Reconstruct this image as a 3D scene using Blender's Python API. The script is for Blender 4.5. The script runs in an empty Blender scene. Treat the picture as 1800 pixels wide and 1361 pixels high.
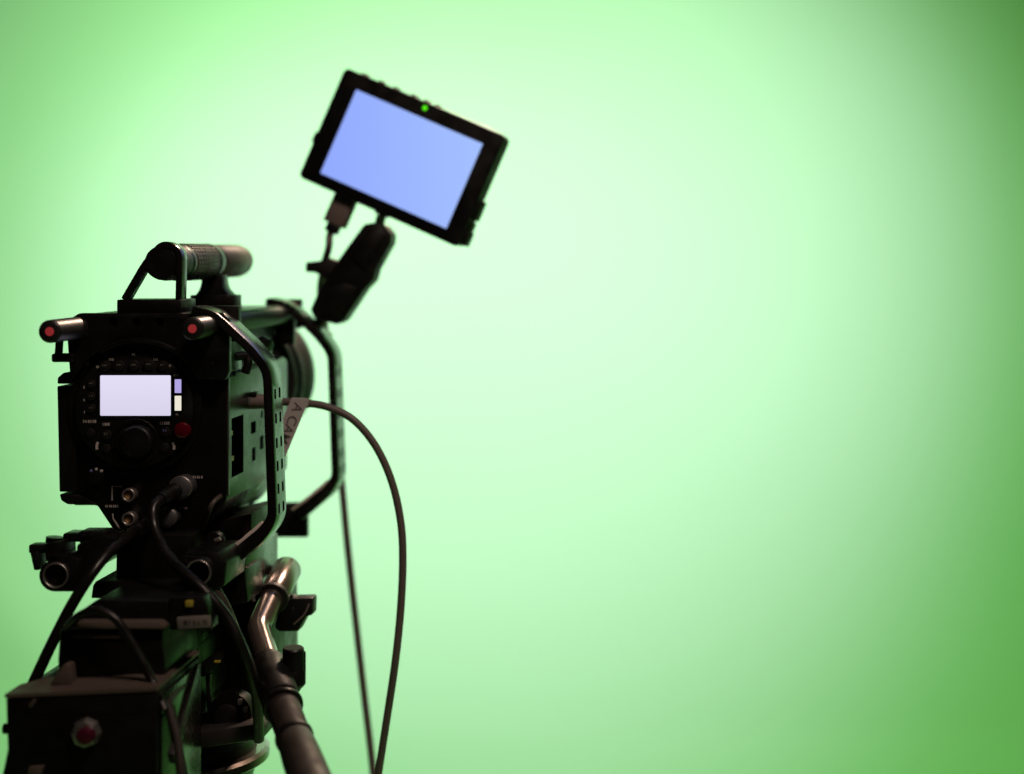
import bpy, bmesh, math, random
from mathutils import Vector, Matrix
random.seed(7)
R = math.radians
scene = bpy.context.scene
COL = scene.collection

# ------------------------------------------------------------------ camera, world, lamps, exposure
EYE = 1.80                      # lens height above the studio floor
D0, S0 = 1.60, 0.0005           # the camera's rear face stands 1.6 m away, where a photo pixel covers 0.5 mm
VX, VY = 1220.0, 440.0          # where lines running straight away from us meet
cam_d = bpy.data.cameras.new('view_camera')
cam = bpy.data.objects.new('view_camera', cam_d); COL.objects.link(cam)
cam.location = (0, 0, EYE); cam.rotation_euler = (R(90), 0, 0)
cam_d.sensor_width = 36; cam_d.lens = 64
cam_d.shift_x = (900 - VX) / 1800; cam_d.shift_y = -(680.5 - VY) / 1800
cam_d.clip_start = 0.05; cam_d.clip_end = 100
cam_d.dof.use_dof = True; cam_d.dof.focus_distance = 1.60; cam_d.dof.aperture_fstop = 2.3
scene.camera = cam

world = bpy.data.worlds.new('World'); scene.world = world; world.use_nodes = True
world.node_tree.nodes['Background'].inputs[0].default_value = (0.9, 0.8, 0.7, 1)
world.node_tree.nodes['Background'].inputs[1].default_value = 0.004

def aim(o, target):
    o.rotation_euler = (Vector(target) - o.location).to_track_quat('-Z', 'Y').to_euler()
def spot(name, loc, target, watts, size, blend, col, rad):
    d = bpy.data.lights.new(name, 'SPOT'); d.energy = watts; d.spot_size = R(size); d.spot_blend = blend
    d.color = col; d.shadow_soft_size = rad
    o = bpy.data.objects.new(name, d); COL.objects.link(o); o.location = loc; aim(o, target); return o
def area(name, loc, target, watts, sx, sy, col):
    d = bpy.data.lights.new(name, 'AREA'); d.shape = 'RECTANGLE'; d.size = sx; d.size_y = sy
    d.energy = watts; d.color = col
    o = bpy.data.objects.new(name, d); COL.objects.link(o); o.location = loc; aim(o, target); return o
# three unseen floods wash the green screen, tints added to shift its hue, one warm practical hangs above and behind the photographer
spot('screen_tint_wash', (-0.862, 2.10, 3.513), (-0.56, 4.6, 0.80), 500, 90, 1.0, (0.558, 1.0, 0.417), 0.2)  # green tint added so the screen's edges stay saturated
spot('screen_tint_flood_right', (1.20, 2.415, 2.50), (-0.702, 4.6, 1.566), 530, 66.7, 1.0, (0.80, 0.375, 1.0), 0.2)  # pink tint of both floods added to pale the screen's bright centre
spot('screen_tint_flood_left', (-2.088, 2.352, 2.50), (-0.78, 4.6, 1.468), 428, 46, 1.0, (0.80, 0.385, 1.0), 0.2)
area('warm_ceiling_lamp', (0.60, 0.45, 3.6), (-0.45, 1.6, 1.6), 24, 0.45, 0.45, (1.0, 0.76, 0.63))
area('warm_grid_lamp', (0.04, 3.0, 2.86), (-0.40, 1.63, 1.46), 36, 0.26, 0.22, (1.0, 0.70, 0.52))

vs = scene.view_settings
vs.view_transform = 'Standard'; vs.look = 'None'; vs.exposure = 0.0; vs.gamma = 1.0; vs.use_curve_mapping = False
scene.render.engine = 'CYCLES'
scene.cycles.use_denoising = True
scene.cycles.max_bounces = 8
scene.cycles.sample_clamp_indirect = 6

# ------------------------------------------------------------------ helpers
def sc(Y): return S0 * Y / D0                      # metres per photo pixel at distance Y
def W(px, py, Y): return Vector(((px - VX) * sc(Y), Y, EYE - (py - VY) * sc(Y)))

def mat(name, col, rough=0.45, metal=0.0, spec=0.5, var=0.12, nscale=60, bump=0.0, bscale=900, dust=0.0, coat=0.0):
    m = bpy.data.materials.new(name); m.use_nodes = True
    nt = m.node_tree; b = nt.nodes['Principled BSDF']
    b.inputs['Base Color'].default_value = (*col, 1)
    b.inputs['Metallic'].default_value = metal; b.inputs['Specular IOR Level'].default_value = spec
    b.inputs['Coat Weight'].default_value = coat
    tc = nt.nodes.new('ShaderNodeTexCoord')
    n = nt.nodes.new('ShaderNodeTexNoise'); n.inputs['Scale'].default_value = nscale; n.inputs['Detail'].default_value = 6
    nt.links.new(tc.outputs['Object'], n.inputs['Vector'])
    r = nt.nodes.new('ShaderNodeMapRange')
    r.inputs['From Min'].default_value = 0.3; r.inputs['From Max'].default_value = 0.7
    r.inputs['To Min'].default_value = max(0.03, rough - var); r.inputs['To Max'].default_value = min(1, rough + var)
    nt.links.new(n.outputs['Fac'], r.inputs['Value']); nt.links.new(r.outputs['Result'], b.inputs['Roughness'])
    if dust > 0:
        n2 = nt.nodes.new('ShaderNodeTexNoise'); n2.inputs['Scale'].default_value = 420; n2.inputs['Detail'].default_value = 3
        nt.links.new(tc.outputs['Object'], n2.inputs['Vector'])
        r2 = nt.nodes.new('ShaderNodeMapRange'); r2.inputs['From Min'].default_value = 0.56; r2.inputs['From Max'].default_value = 0.78
        r2.inputs['To Max'].default_value = dust
        nt.links.new(n2.outputs['Fac'], r2.inputs['Value'])
        mx = nt.nodes.new('ShaderNodeMix'); mx.data_type = 'RGBA'
        mx.inputs['A'].default_value = (*col, 1); mx.inputs['B'].default_value = (0.22, 0.19, 0.17, 1)
        nt.links.new(r2.outputs['Result'], mx.inputs['Factor']); nt.links.new(mx.outputs['Result'], b.inputs['Base Color'])
    if bump > 0:
        n3 = nt.nodes.new('ShaderNodeTexNoise'); n3.inputs['Scale'].default_value = bscale; n3.inputs['Detail'].default_value = 2
        nt.links.new(tc.outputs['Object'], n3.inputs['Vector'])
        bp = nt.nodes.new('ShaderNodeBump'); bp.inputs['Strength'].default_value = bump; bp.inputs['Distance'].default_value = 0.0004
        nt.links.new(n3.outputs['Fac'], bp.inputs['Height']); nt.links.new(bp.outputs['Normal'], b.inputs['Normal'])
    return m

def lin(c): return tuple(((x / 255) / 12.92 if x / 255 <= 0.04045 else ((x / 255 + 0.055) / 1.055) ** 2.4) for x in c)
def glow(name, rgb, strength=1.0, rgb2=None, axis=0):
    m = bpy.data.materials.new(name); m.use_nodes = True
    nt = m.node_tree; b = nt.nodes['Principled BSDF']
    b.inputs['Base Color'].default_value = (0.01, 0.01, 0.01, 1); b.inputs['Roughness'].default_value = 0.25
    b.inputs['Specular IOR Level'].default_value = 0.3
    b.inputs['Emission Color'].default_value = (*lin(rgb), 1); b.inputs['Emission Strength'].default_value = strength
    if rgb2:                       # an LCD seen a little off axis: its backlight is not quite even
        tc = nt.nodes.new('ShaderNodeTexCoord'); sp = nt.nodes.new('ShaderNodeSeparateXYZ')
        nt.links.new(tc.outputs['Generated'], sp.inputs[0])
        mx = nt.nodes.new('ShaderNodeMix'); mx.data_type = 'RGBA'
        mx.inputs['A'].default_value = (*lin(rgb), 1); mx.inputs['B'].default_value = (*lin(rgb2), 1)
        nt.links.new(sp.outputs[axis], mx.inputs['Factor']); nt.links.new(mx.outputs['Result'], b.inputs['Emission Color'])
    return m

M = {}
M['anod']   = mat('black_anodised', (0.0042, 0.0036, 0.0034), 0.38, spec=0.42, dust=0.015, bump=0.1)
M['body']   = mat('black_body_paint', (0.0042, 0.0037, 0.0035), 0.30, var=0.05, spec=0.55, dust=0.02, bump=0.1)
M['bracket']= mat('bracket_black', (0.0065, 0.0055, 0.0048), 0.26, spec=1.0, dust=0.02, var=0.05)
M['rod']    = mat('rod_black', (0.012, 0.0115, 0.011), 0.40, spec=0.6, var=0.03)
M['plastic']= mat('black_plastic', (0.0042, 0.0038, 0.0036), 0.46, spec=0.4, bump=0.15)
M['rubber'] = mat('black_rubber', (0.0085, 0.0070, 0.0062), 0.50, spec=0.4, bump=0.25)
M['grip']   = mat('brown_black_rubber', (0.072, 0.055, 0.046), 0.48, spec=0.5, bump=0.3)
M['bezel']  = mat('monitor_black', (0.0055, 0.0052, 0.0050), 0.4, spec=0.45, bump=0.2)
M['mside']  = mat('monitor_shell', (0.030, 0.027, 0.026), 0.42, spec=0.5, bump=0.2)
M['alloy']  = mat('pan_bar_alloy', (0.20, 0.165, 0.145), 0.21, metal=0.75, var=0.04)
M['ring']   = mat('bare_metal_edge', (0.42, 0.38, 0.36), 0.38, metal=0.85, var=0.1)
M['silver'] = mat('silver_collar', (0.55, 0.53, 0.50), 0.3, metal=0.9)
M['grey']   = mat('grey_connector', (0.16, 0.165, 0.175), 0.38, metal=0.7)
M['gold']   = mat('gold_contact', (0.62, 0.42, 0.20), 0.4, metal=0.6)
M['print']  = mat('pale_print', (0.55, 0.50, 0.48), 0.6)
M['printd'] = mat('dim_print', (0.17, 0.15, 0.14), 0.6)
M['cable']  = mat('grey_cable', (0.135, 0.110, 0.097), 0.5, bump=0.2)
M['bcable'] = mat('black_cable', (0.008, 0.0067, 0.0060), 0.36, spec=0.42)
M['plug']   = mat('grey_brown_plug', (0.19, 0.15, 0.14), 0.5, bump=0.2)
M['tape']   = mat('cloth_tape', (0.52, 0.485, 0.475), 0.75, bump=0.5, bscale=1500)
M['ink']    = mat('marker_ink', (0.13, 0.105, 0.105), 0.7)
M['red']    = mat('red_button', (0.095, 0.002, 0.009), 0.14, var=0.03, spec=0.6)
M['dred']   = mat('dark_red_button', (0.060, 0.002, 0.014), 0.35)
M['yellow'] = mat('yellow_mark', (0.38, 0.30, 0.03), 0.5)
M['glint']    = mat('painted_glint', (0.78, 0.69, 0.62), 0.45)  # lamp glint on the hoops, put into a pale colour
M['foam']   = mat('foam_grip', (0.025, 0.019, 0.0155), 0.6, spec=0.4, bump=0.3)
M['lens']   = mat('lens_black', (0.010, 0.0095, 0.012), 0.55, spec=0.3, bump=0.2)
M['glass']  = mat('lens_glass', (0.01, 0.008, 0.03), 0.06, spec=0.9)
M['boxtop'] = mat('brown_lid', (0.085, 0.064, 0.052), 0.6, dust=0.10, bump=0.3)  # lids and latch, a lighter brown than the black case
M['box']    = mat('box_black', (0.0030, 0.0026, 0.0026), 0.5, spec=0.25, dust=0.015, bump=0.25)
M['hole']   = mat('dark_hole', (0.002, 0.002, 0.002), 0.9, spec=0.1)
M['blue']   = mat('blue_mark', (0.16, 0.18, 0.45), 0.5)
M['scr_cam'] = glow('camera_display', (216, 210, 234), 1.0, (228, 222, 246), 2)
M['scr_mon'] = glow('monitor_display', (146, 170, 255), 1.0, (164, 192, 255), 0)
M['led_g']  = glow('green_led', (90, 250, 20), 1.0)
M['tip_red']  = glow('rod_tip_red', (188, 56, 60), 0.46)  # red of the rod tips, set by emission
M['ind_v']  = glow('violet_indicator', (176, 164, 226), 1.0)
M['ind_c']  = glow('cream_indicator', (236, 230, 212), 1.0)

WLOC = {}
def thing(name, label, cat, loc, group=None):
    o = bpy.data.objects.new(name, None); COL.objects.link(o); o.location = loc; o.empty_display_size = 0.02
    o['label'] = label; o['category'] = cat
    if group: o['group'] = group
    WLOC[o.name] = Vector(loc); return o
def finish(me, smooth=35):
    me.polygons.foreach_set('use_smooth', [True] * len(me.polygons))
    me.set_sharp_from_angle(angle=R(smooth)); me.update()
def build(name, bm, m, parent=None, label=None, smooth=35, recalc=True):
    """bm holds world coordinates; the object's origin goes to its own centre"""
    if recalc: bmesh.ops.recalc_face_normals(bm, faces=bm.faces[:])
    lo = Vector((1e9,) * 3); hi = -lo
    for v in bm.verts:
        for i in range(3):
            lo[i] = min(lo[i], v.co[i]); hi[i] = max(hi[i], v.co[i])
    c = (lo + hi) / 2
    bmesh.ops.translate(bm, verts=bm.verts[:], vec=-c)
    me = bpy.data.meshes.new(name); bm.to_mesh(me); bm.free(); finish(me, smooth)
    me.materials.append(m if not isinstance(m, str) else M[m])
    o = bpy.data.objects.new(name, me); COL.objects.link(o)
    if parent: o.parent = parent; o.location = c - WLOC[parent.name]
    else: o.location = c
    WLOC[o.name] = c
    if label: o['label'] = label
    return o
def cut(o, cutters):
    """carve real recesses with a boolean"""
    bm = bmesh.new()
    for c in cutters:
        t = bpy.data.meshes.new('t'); c.to_mesh(t); c.free(); bm.from_mesh(t); bpy.data.meshes.remove(t)
    bmesh.ops.translate(bm, verts=bm.verts[:], vec=-WLOC[o.name])
    bmesh.ops.recalc_face_normals(bm, faces=bm.faces[:])
    me = bpy.data.meshes.new('c'); bm.to_mesh(me); bm.free()
    co = bpy.data.objects.new('c', me); COL.objects.link(co)
    co.parent = o
    md = o.modifiers.new('b', 'BOOLEAN'); md.operation = 'DIFFERENCE'; md.solver = 'EXACT'; md.object = co
    dg = bpy.context.evaluated_depsgraph_get(); dg.update()
    new = bpy.data.meshes.new_from_object(o.evaluated_get(dg))
    o.modifiers.clear(); old = o.data; new.name = old.name; o.data = new; bpy.data.meshes.remove(old)
    bpy.data.objects.remove(co); bpy.data.meshes.remove(me); finish(new)
def bev(bm, off, seg=2, ang=28):
    if off <= 0: return bm
    es = [e for e in bm.edges if len(e.link_faces) == 2 and e.calc_face_angle(0) > R(ang)]
    bmesh.ops.bevel(bm, geom=es, offset=off, segments=seg, affect='EDGES', clamp_overlap=True, profile=0.5)
    return bm
def prism_w(pts, Y0, Y1, b=0.0008):
    """polygon of (x, z) metres, extruded from Y0 back to Y1"""
    bm = bmesh.new()
    f = bm.faces.new([bm.verts.new((x, Y0, z)) for x, z in pts])
    r = bmesh.ops.extrude_face_region(bm, geom=[f])
    bmesh.ops.translate(bm, verts=[v for v in r['geom'] if isinstance(v, bmesh.types.BMVert)], vec=(0, Y1 - Y0, 0))
    bmesh.ops.recalc_face_normals(bm, faces=bm.faces[:])
    return bev(bm, b)
def prism(pts, Y0, Y1, b=0.0008, Yref=None):
    Yr = Yref or Y0
    return prism_w([(W(x, y, Yr).x, W(x, y, Yr).z) for x, y in pts], Y0, Y1, b)
def rect(x0, y0, x1, y1, Y0, Y1, b=0.0008, rad=0, Yref=None, seg=5):
    if rad <= 0: pts = [(x0, y0), (x1, y0), (x1, y1), (x0, y1)]
    else:
        pts = []
        for cx, cy, a0 in ((x1 - rad, y0 + rad, -90), (x1 - rad, y1 - rad, 0), (x0 + rad, y1 - rad, 90), (x0 + rad, y0 + rad, 180)):
            for k in range(seg + 1):
                a = R(a0 + 90 * k / seg); pts.append((cx + rad * math.cos(a), cy + rad * math.sin(a)))
    return prism(pts, Y0, Y1, b, Yref)
def frame(axis):
    a = axis.normalized(); h = Vector((0, 0, 1)) if abs(a.z) < 0.9 else Vector((1, 0, 0))
    u = a.cross(h).normalized(); return a, u, a.cross(u).normalized()
def lathe(p0, axis, prof, seg=40):
    """prof: (distance along the axis, radius) pairs; ends closed"""
    a, u, v = frame(axis); bm = bmesh.new(); rings = []
    for t, r in prof:
        c = p0 + a * t
        rings.append([bm.verts.new(c + (u * math.cos(2 * math.pi * k / seg) + v * math.sin(2 * math.pi * k / seg)) * max(r, 1e-5)) for k in range(seg)])
    for i in range(len(rings) - 1):
        for k in range(seg):
            bm.faces.new((rings[i][k], rings[i][(k + 1) % seg], rings[i + 1][(k + 1) % seg], rings[i + 1][k]))
    bm.faces.new(rings[0][::-1]); bm.faces.new(rings[-1])
    return bm
def cyl(p0, p1, r, b=0.0006, seg=32, r1=None):
    d = p1 - p0; L = d.length; r1 = r if r1 is None else r1; b = min(b, L * .3, r * .5)
    return lathe(p0, d, [(0, r - b), (b * .3, r - b * .3), (b, r), (L - b, r1), (L - b * .3, r1 - b * .3), (L, r1 - b)], seg)
def disc(px, py, r, Y0, Y1, b=0.0005, seg=32, r1=None):     # round piece facing us, radius in photo pixels
    s = sc(Y0); p = W(px, py, Y0)
    return cyl(p, p + Vector((0, Y1 - Y0, 0)), r * s, b, seg, None if r1 is None else r1 * s)
def ring(px, py, ro, ri, Y0, Y1, seg=48, b=0.0004):
    s = sc(Y0); p = W(px, py, Y0); L = Y1 - Y0; ro *= s; ri *= s
    a, u, v = frame(Vector((0, 1, 0))); bm = bmesh.new(); rings = []
    for t, r in ((b, ro), (L, ro), (L, ri), (b, ri), (0, ri + b), (0, ro - b)):
        rings.append([bm.verts.new(p + a * t + (u * math.cos(2 * math.pi * k / seg) + v * math.sin(2 * math.pi * k / seg)) * r) for k in range(seg)])
    for i in range(6):
        A, B = rings[i], rings[(i + 1) % 6]
        for k in range(seg): bm.faces.new((A[k], A[(k + 1) % seg], B[(k + 1) % seg], B[k]))
    return bm
def spline(pts, n=12):
    P = [Vector(p) for p in pts]; P = [P[0] * 2 - P[1]] + P + [P[-1] * 2 - P[-2]]; out = []
    for i in range(1, len(P) - 2):
        for k in range(n):
            t = k / n; a, b, c, d = P[i - 1], P[i], P[i + 1], P[i + 2]
            out.append(0.5 * ((2 * b) + (c - a) * t + (2 * a - 5 * b + 4 * c - d) * t * t + (3 * b - a - 3 * c + d) * t ** 3))
    out.append(P[-2]); return out
def tube(pts, r, seg=14, smooth=True, n=12, radii=None):
    path = spline(pts, n) if smooth else [Vector(p) for p in pts]
    bm = bmesh.new(); rings = []; u = None
    for i, p in enumerate(path):
        t = (path[min(i + 1, len(path) - 1)] - path[max(i - 1, 0)]).normalized()
        if u is None: u = frame(t)[1]
        u = (u - t * u.dot(t)).normalized(); v = t.cross(u)
        rr = r if radii is None else radii(i / (len(path) - 1))
        rings.append([bm.verts.new(p + (u * math.cos(2 * math.pi * k / seg) + v * math.sin(2 * math.pi * k / seg)) * rr) for k in range(seg)])
    for i in range(len(rings) - 1):
        for k in range(seg): bm.faces.new((rings[i][k], rings[i][(k + 1) % seg], rings[i + 1][(k + 1) % seg], rings[i + 1][k]))
    bm.faces.new(rings[0][::-1]); bm.faces.new(rings[-1]); return bm
def box(c, ax, ay, az, hx, hy, hz, b=0.0008):
    bm = bmesh.new(); bmesh.ops.create_cube(bm, size=2)
    for v in bm.verts: v.co = Vector(c) + Vector(ax) * (v.co.x * hx) + Vector(ay) * (v.co.y * hy) + Vector(az) * (v.co.z * hz)
    bmesh.ops.recalc_face_normals(bm, faces=bm.faces[:]); return bev(bm, b)
X_, Y_, Z_ = Vector((1, 0, 0)), Vector((0, 1, 0)), Vector((0, 0, 1))
def wbox(x0, x1, y0, y1, z0, z1, b=0.0008):
    return box(((x0 + x1) / 2, (y0 + y1) / 2, (z0 + z1) / 2), X_, Y_, Z_, abs(x1 - x0) / 2, abs(y1 - y0) / 2, abs(z1 - z0) / 2, b)
def fillet(pts, rad, seg=6):
    out = []
    for i, p in enumerate(pts):
        p = Vector(p)
        if i in (0, len(pts) - 1) or rad[i] <= 0: out.append(p); continue
        a = Vector(pts[i - 1]) - p; b = Vector(pts[i + 1]) - p
        r = min(rad[i], a.length * .48, b.length * .48)
        s, e = p + a.normalized() * r, p + b.normalized() * r
        for k in range(seg + 1):
            t = k / seg; out.append(s * (1 - t) ** 2 + p * 2 * t * (1 - t) + e * t * t)
    return out
def strip(path, th):
    """outline of a bar of width th that follows a 2-D path"""
    L, Rr = [], []
    for i, p in enumerate(path):
        t = (path[min(i + 1, len(path) - 1)] - path[max(i - 1, 0)]).normalized(); n = Vector((-t.y, t.x)); w = th(i / (len(path) - 1)) if callable(th) else th
        L.append(p + n * w / 2); Rr.append(p - n * w / 2)
    return [(q.x, q.y) for q in L + Rr[::-1]]
def merge(*bms):
    out = bmesh.new()
    for b in bms:
        t = bpy.data.meshes.new('t'); b.to_mesh(t); b.free(); out.from_mesh(t); bpy.data.meshes.remove(t)
    return out
def screw(parent, px, py, Y, r=5, depth=0.0015, m='anod'):
    o = build('screw', disc(px, py, r, Y - depth, Y + 0.001), m, parent)
    build('hex_socket', disc(px, py, r * .5, Y - depth - 0.0002, Y - depth + 0.0006, 0.0001, 6), 'hole', o)
    return o
def marks(parent, px, py, w, h, Y, n, m='print', name='printed_label'):
    """a line of print too small to read: a row of tiny raised strokes of uneven width"""
    bms = []; x = px - w / 2; tot = w / n; t = max(h * .2, .7)
    def bar(x0, y0, x1, y1): bms.append(rect(x0, y0, x1, y1, Y - 0.00015, Y + 0.0002, 0))
    for k in range(n):
        ww = tot * random.uniform(.62, .80); y0, y1, ym = py - h / 2, py + h / 2, py
        bar(x, y0, x + t, y1)
        for q, on in ((0, random.random() < .7), (1, random.random() < .5), (2, random.random() < .7), (3, random.random() < .6)):
            if on and q < 3: yy = (y0, ym - t / 2, y1 - t)[q]; bar(x + t, yy, x + ww - t, yy + t)
            elif on: bar(x + ww - t, y0, x + ww, y1)
        x += tot
    return build(name, merge(*bms), m, parent)

# ------------------------------------------------------------------ the green screen: one sheet, wall running down through a cove to the floor
bm = bmesh.new()
prof = []                                               # (y, z) from the top edge to the near edge of the floor
for k in range(60): prof.append((4.6, 4.4 - k * (4.4 - 0.42) / 59))
for k in range(1, 13):
    a = R(90 * k / 12); prof.append((4.6 - 0.42 * (1 - math.cos(a)), 0.42 * (1 - math.sin(a))))
for k in range(1, 24): prof.append((4.18 - k * 0.21, 0.0))
NX = 110; rows = []
for (y, z) in prof:
    row = []
    for i in range(NX):
        x = -4.2 + 7.6 * i / (NX - 1)
        row.append(bm.verts.new((x, y, z)))
    rows.append(row)
for i in range(len(rows) - 1):
    for k in range(NX - 1): bm.faces.new((rows[i][k], rows[i][k + 1], rows[i + 1][k + 1], rows[i + 1][k]))
# the cloth hangs with faint slack: broad ripples and one soft fold at the lower left
f0 = W(-40, 1020, 4.6); f1 = W(90, 1180, 4.6); fd = (f1 - f0).normalized()
for v in bm.verts:
    if v.co.y > 4.55 and v.co.z > 0.5:
        x, z = v.co.x, v.co.z
        d = (Vector((x, 0, z)) - Vector((f0.x, 0, f0.z))); al = d.dot(fd); off = (d - fd * al).length * (1 if d.x * -fd.z + d.z * fd.x > 0 else -1)
        w = math.exp(-(off / 0.09) ** 2) * math.exp(-((al - 0.1) / 0.35) ** 2)
        v.co.y += -0.014 * w + 0.006 * math.sin(x * 2.3 + 0.6 * z) + 0.004 * math.sin(z * 2.9 + 1.1 * x)
gm = bpy.data.materials.new('chroma_green_cloth'); gm.use_nodes = True
nt = gm.node_tree; b = nt.nodes['Principled BSDF']
tc = nt.nodes.new('ShaderNodeTexCoord'); n = nt.nodes.new('ShaderNodeTexNoise'); n.inputs['Scale'].default_value = 1.3; n.inputs['Detail'].default_value = 4
nt.links.new(tc.outputs['Object'], n.inputs['Vector'])
mx = nt.nodes.new('ShaderNodeMix'); mx.data_type = 'RGBA'
mx.inputs['A'].default_value = (0.283, 0.615, 0.262, 1); mx.inputs['B'].default_value = (0.295, 0.625, 0.278, 1)
nt.links.new(n.outputs['Fac'], mx.inputs['Factor']); nt.links.new(mx.outputs['Result'], b.inputs['Base Color'])
b.inputs['Roughness'].default_value = 0.85; b.inputs['Specular IOR Level'].default_value = 0.2
o = build('green_screen_backdrop', bm, gm, recalc=False); o['kind'] = 'structure'

# ------------------------------------------------------------------ cinema camera
cc = thing('cinema_camera', 'black cinema camera seen from behind with a lit round control panel', 'camera', W(265, 945, 1.72))
body = build('body', prism([(128, 655), (390, 655), (398, 663), (398, 880), (372, 912), (340, 945), (207, 945), (170, 889), (128, 889)], 1.604, 1.845, 0.002), 'body', cc)
# the deep slots of the right flank
def flank(y0, y1, ya, yb, dep=0.006):    # Y range, photo rows at distance ya's own plane
    xw = W(398, 700, 1.604).x
    z0 = EYE - (ya - VY) * sc(1.604); z1 = EYE - (yb - VY) * sc(1.604)
    return wbox(xw - dep, xw + 0.004, y0, y1, z1, z0, 0)
def YF(px): return 1.604 * (VX - 398) / (VX - px)   # distance of a point of the flank seen at column px
def RF(py, Y): return VY + (py - VY) * Y / 1.604     # its row, carried to the rear plane
slots = []
for (xa, xb, ya, yb) in ((407, 428, 732, 835), (441, 450, 741, 762), (457, 463, 766, 790), (443, 449, 787, 810), (459, 462, 722, 735), (470, 474, 762, 788), (471, 475, 741, 752)):
    Ya, Yb = YF(xa), YF(xb); Ym = (Ya + Yb) / 2
    slots.append(flank(Ya, Yb, RF(ya, Ym), RF(yb, Ym), 0.012))
cut(body, slots)
xs = W(398, 700, 1.604).x
for py, Ym in ((762, YF(414)), (806, YF(416))):                 # brass contacts in the big slot
    z = W(0, py, Ym).z
    build('contact', wbox(xs - 0.011, xs - 0.0035, Ym - 0.005, Ym + 0.005, z - 0.0022, z + 0.0022, 0.0004), 'gold', cc)
build('flank_edge', wbox(xs - 0.001, xs + 0.0012, 1.606, 1.612, W(0, 872, 1.606).z, W(0, 664, 1.606).z, 0.0004), 'mside', cc)
# left-hand pack, three pieces with gaps
for pts in ([(112, 655), (134, 655), (134, 675), (100, 675), (101, 664)], [(100, 679), (134, 679), (134, 865), (104, 865)], [(104, 869), (134, 869), (170, 888), (118, 887), (107, 880)]):
    build('side_pack', prism(pts, 1.60, 1.78, 0.0012), 'plastic', cc)
# upper rear plate with its screw recesses
rp = build('rear_plate', prism([(138, 551), (392, 550), (402, 560), (402, 652), (396, 668), (346, 668)] + [(237 + 119 * math.cos(R(a)), 718 - 119 * math.sin(R(a))) for a in range(30, 151, 6)] + [(128, 668), (122, 655), (118, 600), (118, 574), (124, 560)], 1.588, 1.599, 0.0014), 'anod', cc)
cut(rp, [disc(x, 567, 8, 1.58, 1.595, 0) for x in (195, 235, 276)])
for x in (195, 235, 276):
    build('screw', disc(x, 567, 6.5, 1.593, 1.5948, 0.0004), 'anod', cc)
build('top_plate', prism([(150, 552), (388, 552), (388, 582), (150, 582)], 1.6145, 1.86, 0.0012), 'anod', cc)
build('upper_housing', prism([(150, 588), (380, 588), (380, 652), (150, 652)], 1.616, 1.83, 0.0015), 'body', cc)
for px, py in ((152, 640), (150, 590), (372, 640)): screw(cc, px, py, 1.588, 4)

# control panel: hood, disc, rim
panel = build('control_panel', disc(235, 720, 104, 1.592, 1.606, 0.0015, 72), 'plastic', cc)
build('panel_rim', ring(237, 718, 117, 105.5, 1.597, 1.606, 72), 'anod', cc)
arc = [Vector((241 + 125 * math.cos(R(a)), 724 - 125 * math.sin(R(a)))) for a in range(58, 123, 4)]
build('panel_hood', prism(strip(arc, 9), 1.5845, 1.589, 0.0010), 'anod', cc)
YP = 1.592
bz = build('display_bezel', rect(171, 655, 304, 736, YP - 0.0012, YP + 0.001, 0.0006, 3), 'bezel', cc)
build('display', rect(176, 660, 300, 731, YP - 0.0016, YP - 0.0008, 0.0001, 2), 'scr_cam', cc, label='glowing pale lavender rear display')
for (y0, y1, m, lb) in ((667, 691, 'ind_v', 'small lit violet indicator window'), (696, 722, 'ind_c', 'small lit cream indicator window')):
    fr = build('indicator', rect(304.5, y0 - 3, 321, y1 + 3, YP - 0.0010, YP + 0.0005, 0.0003, 2), 'bezel', cc)
    build('window', rect(307, y0, 318.5, y1, YP - 0.0013, YP - 0.0006, 0.0001, 1), m, fr, label=lb)
for k, (x, y) in enumerate(((184, 644), (209, 643), (235, 643), (261, 642), (286, 643))):
    bt = build('push_button', disc(x, y, 9.5, YP - 0.0022, YP + 0.0005, 0.0006), 'rubber', cc)
    marks(bt, x, y - 1.5, 9, 2.6, YP - 0.0022, 3, 'printd', 'button_print')
for x, y, w, n in ((172, 645, 6, 2), (196, 632, 9, 3), (235, 623, 6, 2), (274, 632, 8, 3), (298, 643, 6, 2), (309, 660, 9, 3), (312, 728, 6, 2)):
    marks(cc, x, y, w, 4.2, YP, n)
for x, y in ((160, 675), (160, 697), (160, 718)):
    bt = build('push_button', disc(x, y, 7.5, YP - 0.002, YP + 0.0005, 0.0005), 'rubber', cc)
    marks(bt, x, y - 1, 7, 2.2, YP - 0.002, 2, 'printd', 'button_print')
for x, y in ((149, 681), (149, 703), (150, 725)): marks(cc, x, y, 4.5, 4.5, YP, 1)
for x, y, w, n in ((158, 741, 24, 8), (187, 746, 13, 4), (237, 740, 20, 6), (290, 744, 18, 5)): marks(cc, x, y, w, 5, YP, n)
for x, y, r in ((158, 761, 8), (187, 765, 9), (290, 759, 9), (187, 789, 8), (289, 787, 8)):
    bt = build('push_button', disc(x, y, r, YP - 0.0022, YP + 0.0005, 0.0006), 'rubber', cc)
    if r > 8: marks(bt, x, y - 2, 8, 4, YP - 0.0022, 2, 'printd' if x < 200 else 'blue', 'button_print')
for a0, a1, cx in ((150, 195, 187), (-15, 30, 289)):                    # the two pale curved strokes
    pth = [Vector((cx + 17 * math.cos(R(a)) * (1 if cx > 200 else 1), 786 - 17 * math.sin(R(a)))) for a in range(a0, a1 + 1, 5)]
    build('printed_arc', prism(strip(pth, 4.5), YP - 0.0002, YP + 0.0002, 0), 'print', cc)
dial = build('jog_dial', lathe(W(237, 778, YP - 0.011), Y_, [(0, .008), (.0006, .0125), (.002, .0138), (.009, .0142), (.0112, .0155)], 48), 'plastic', cc)
nb = []
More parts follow.
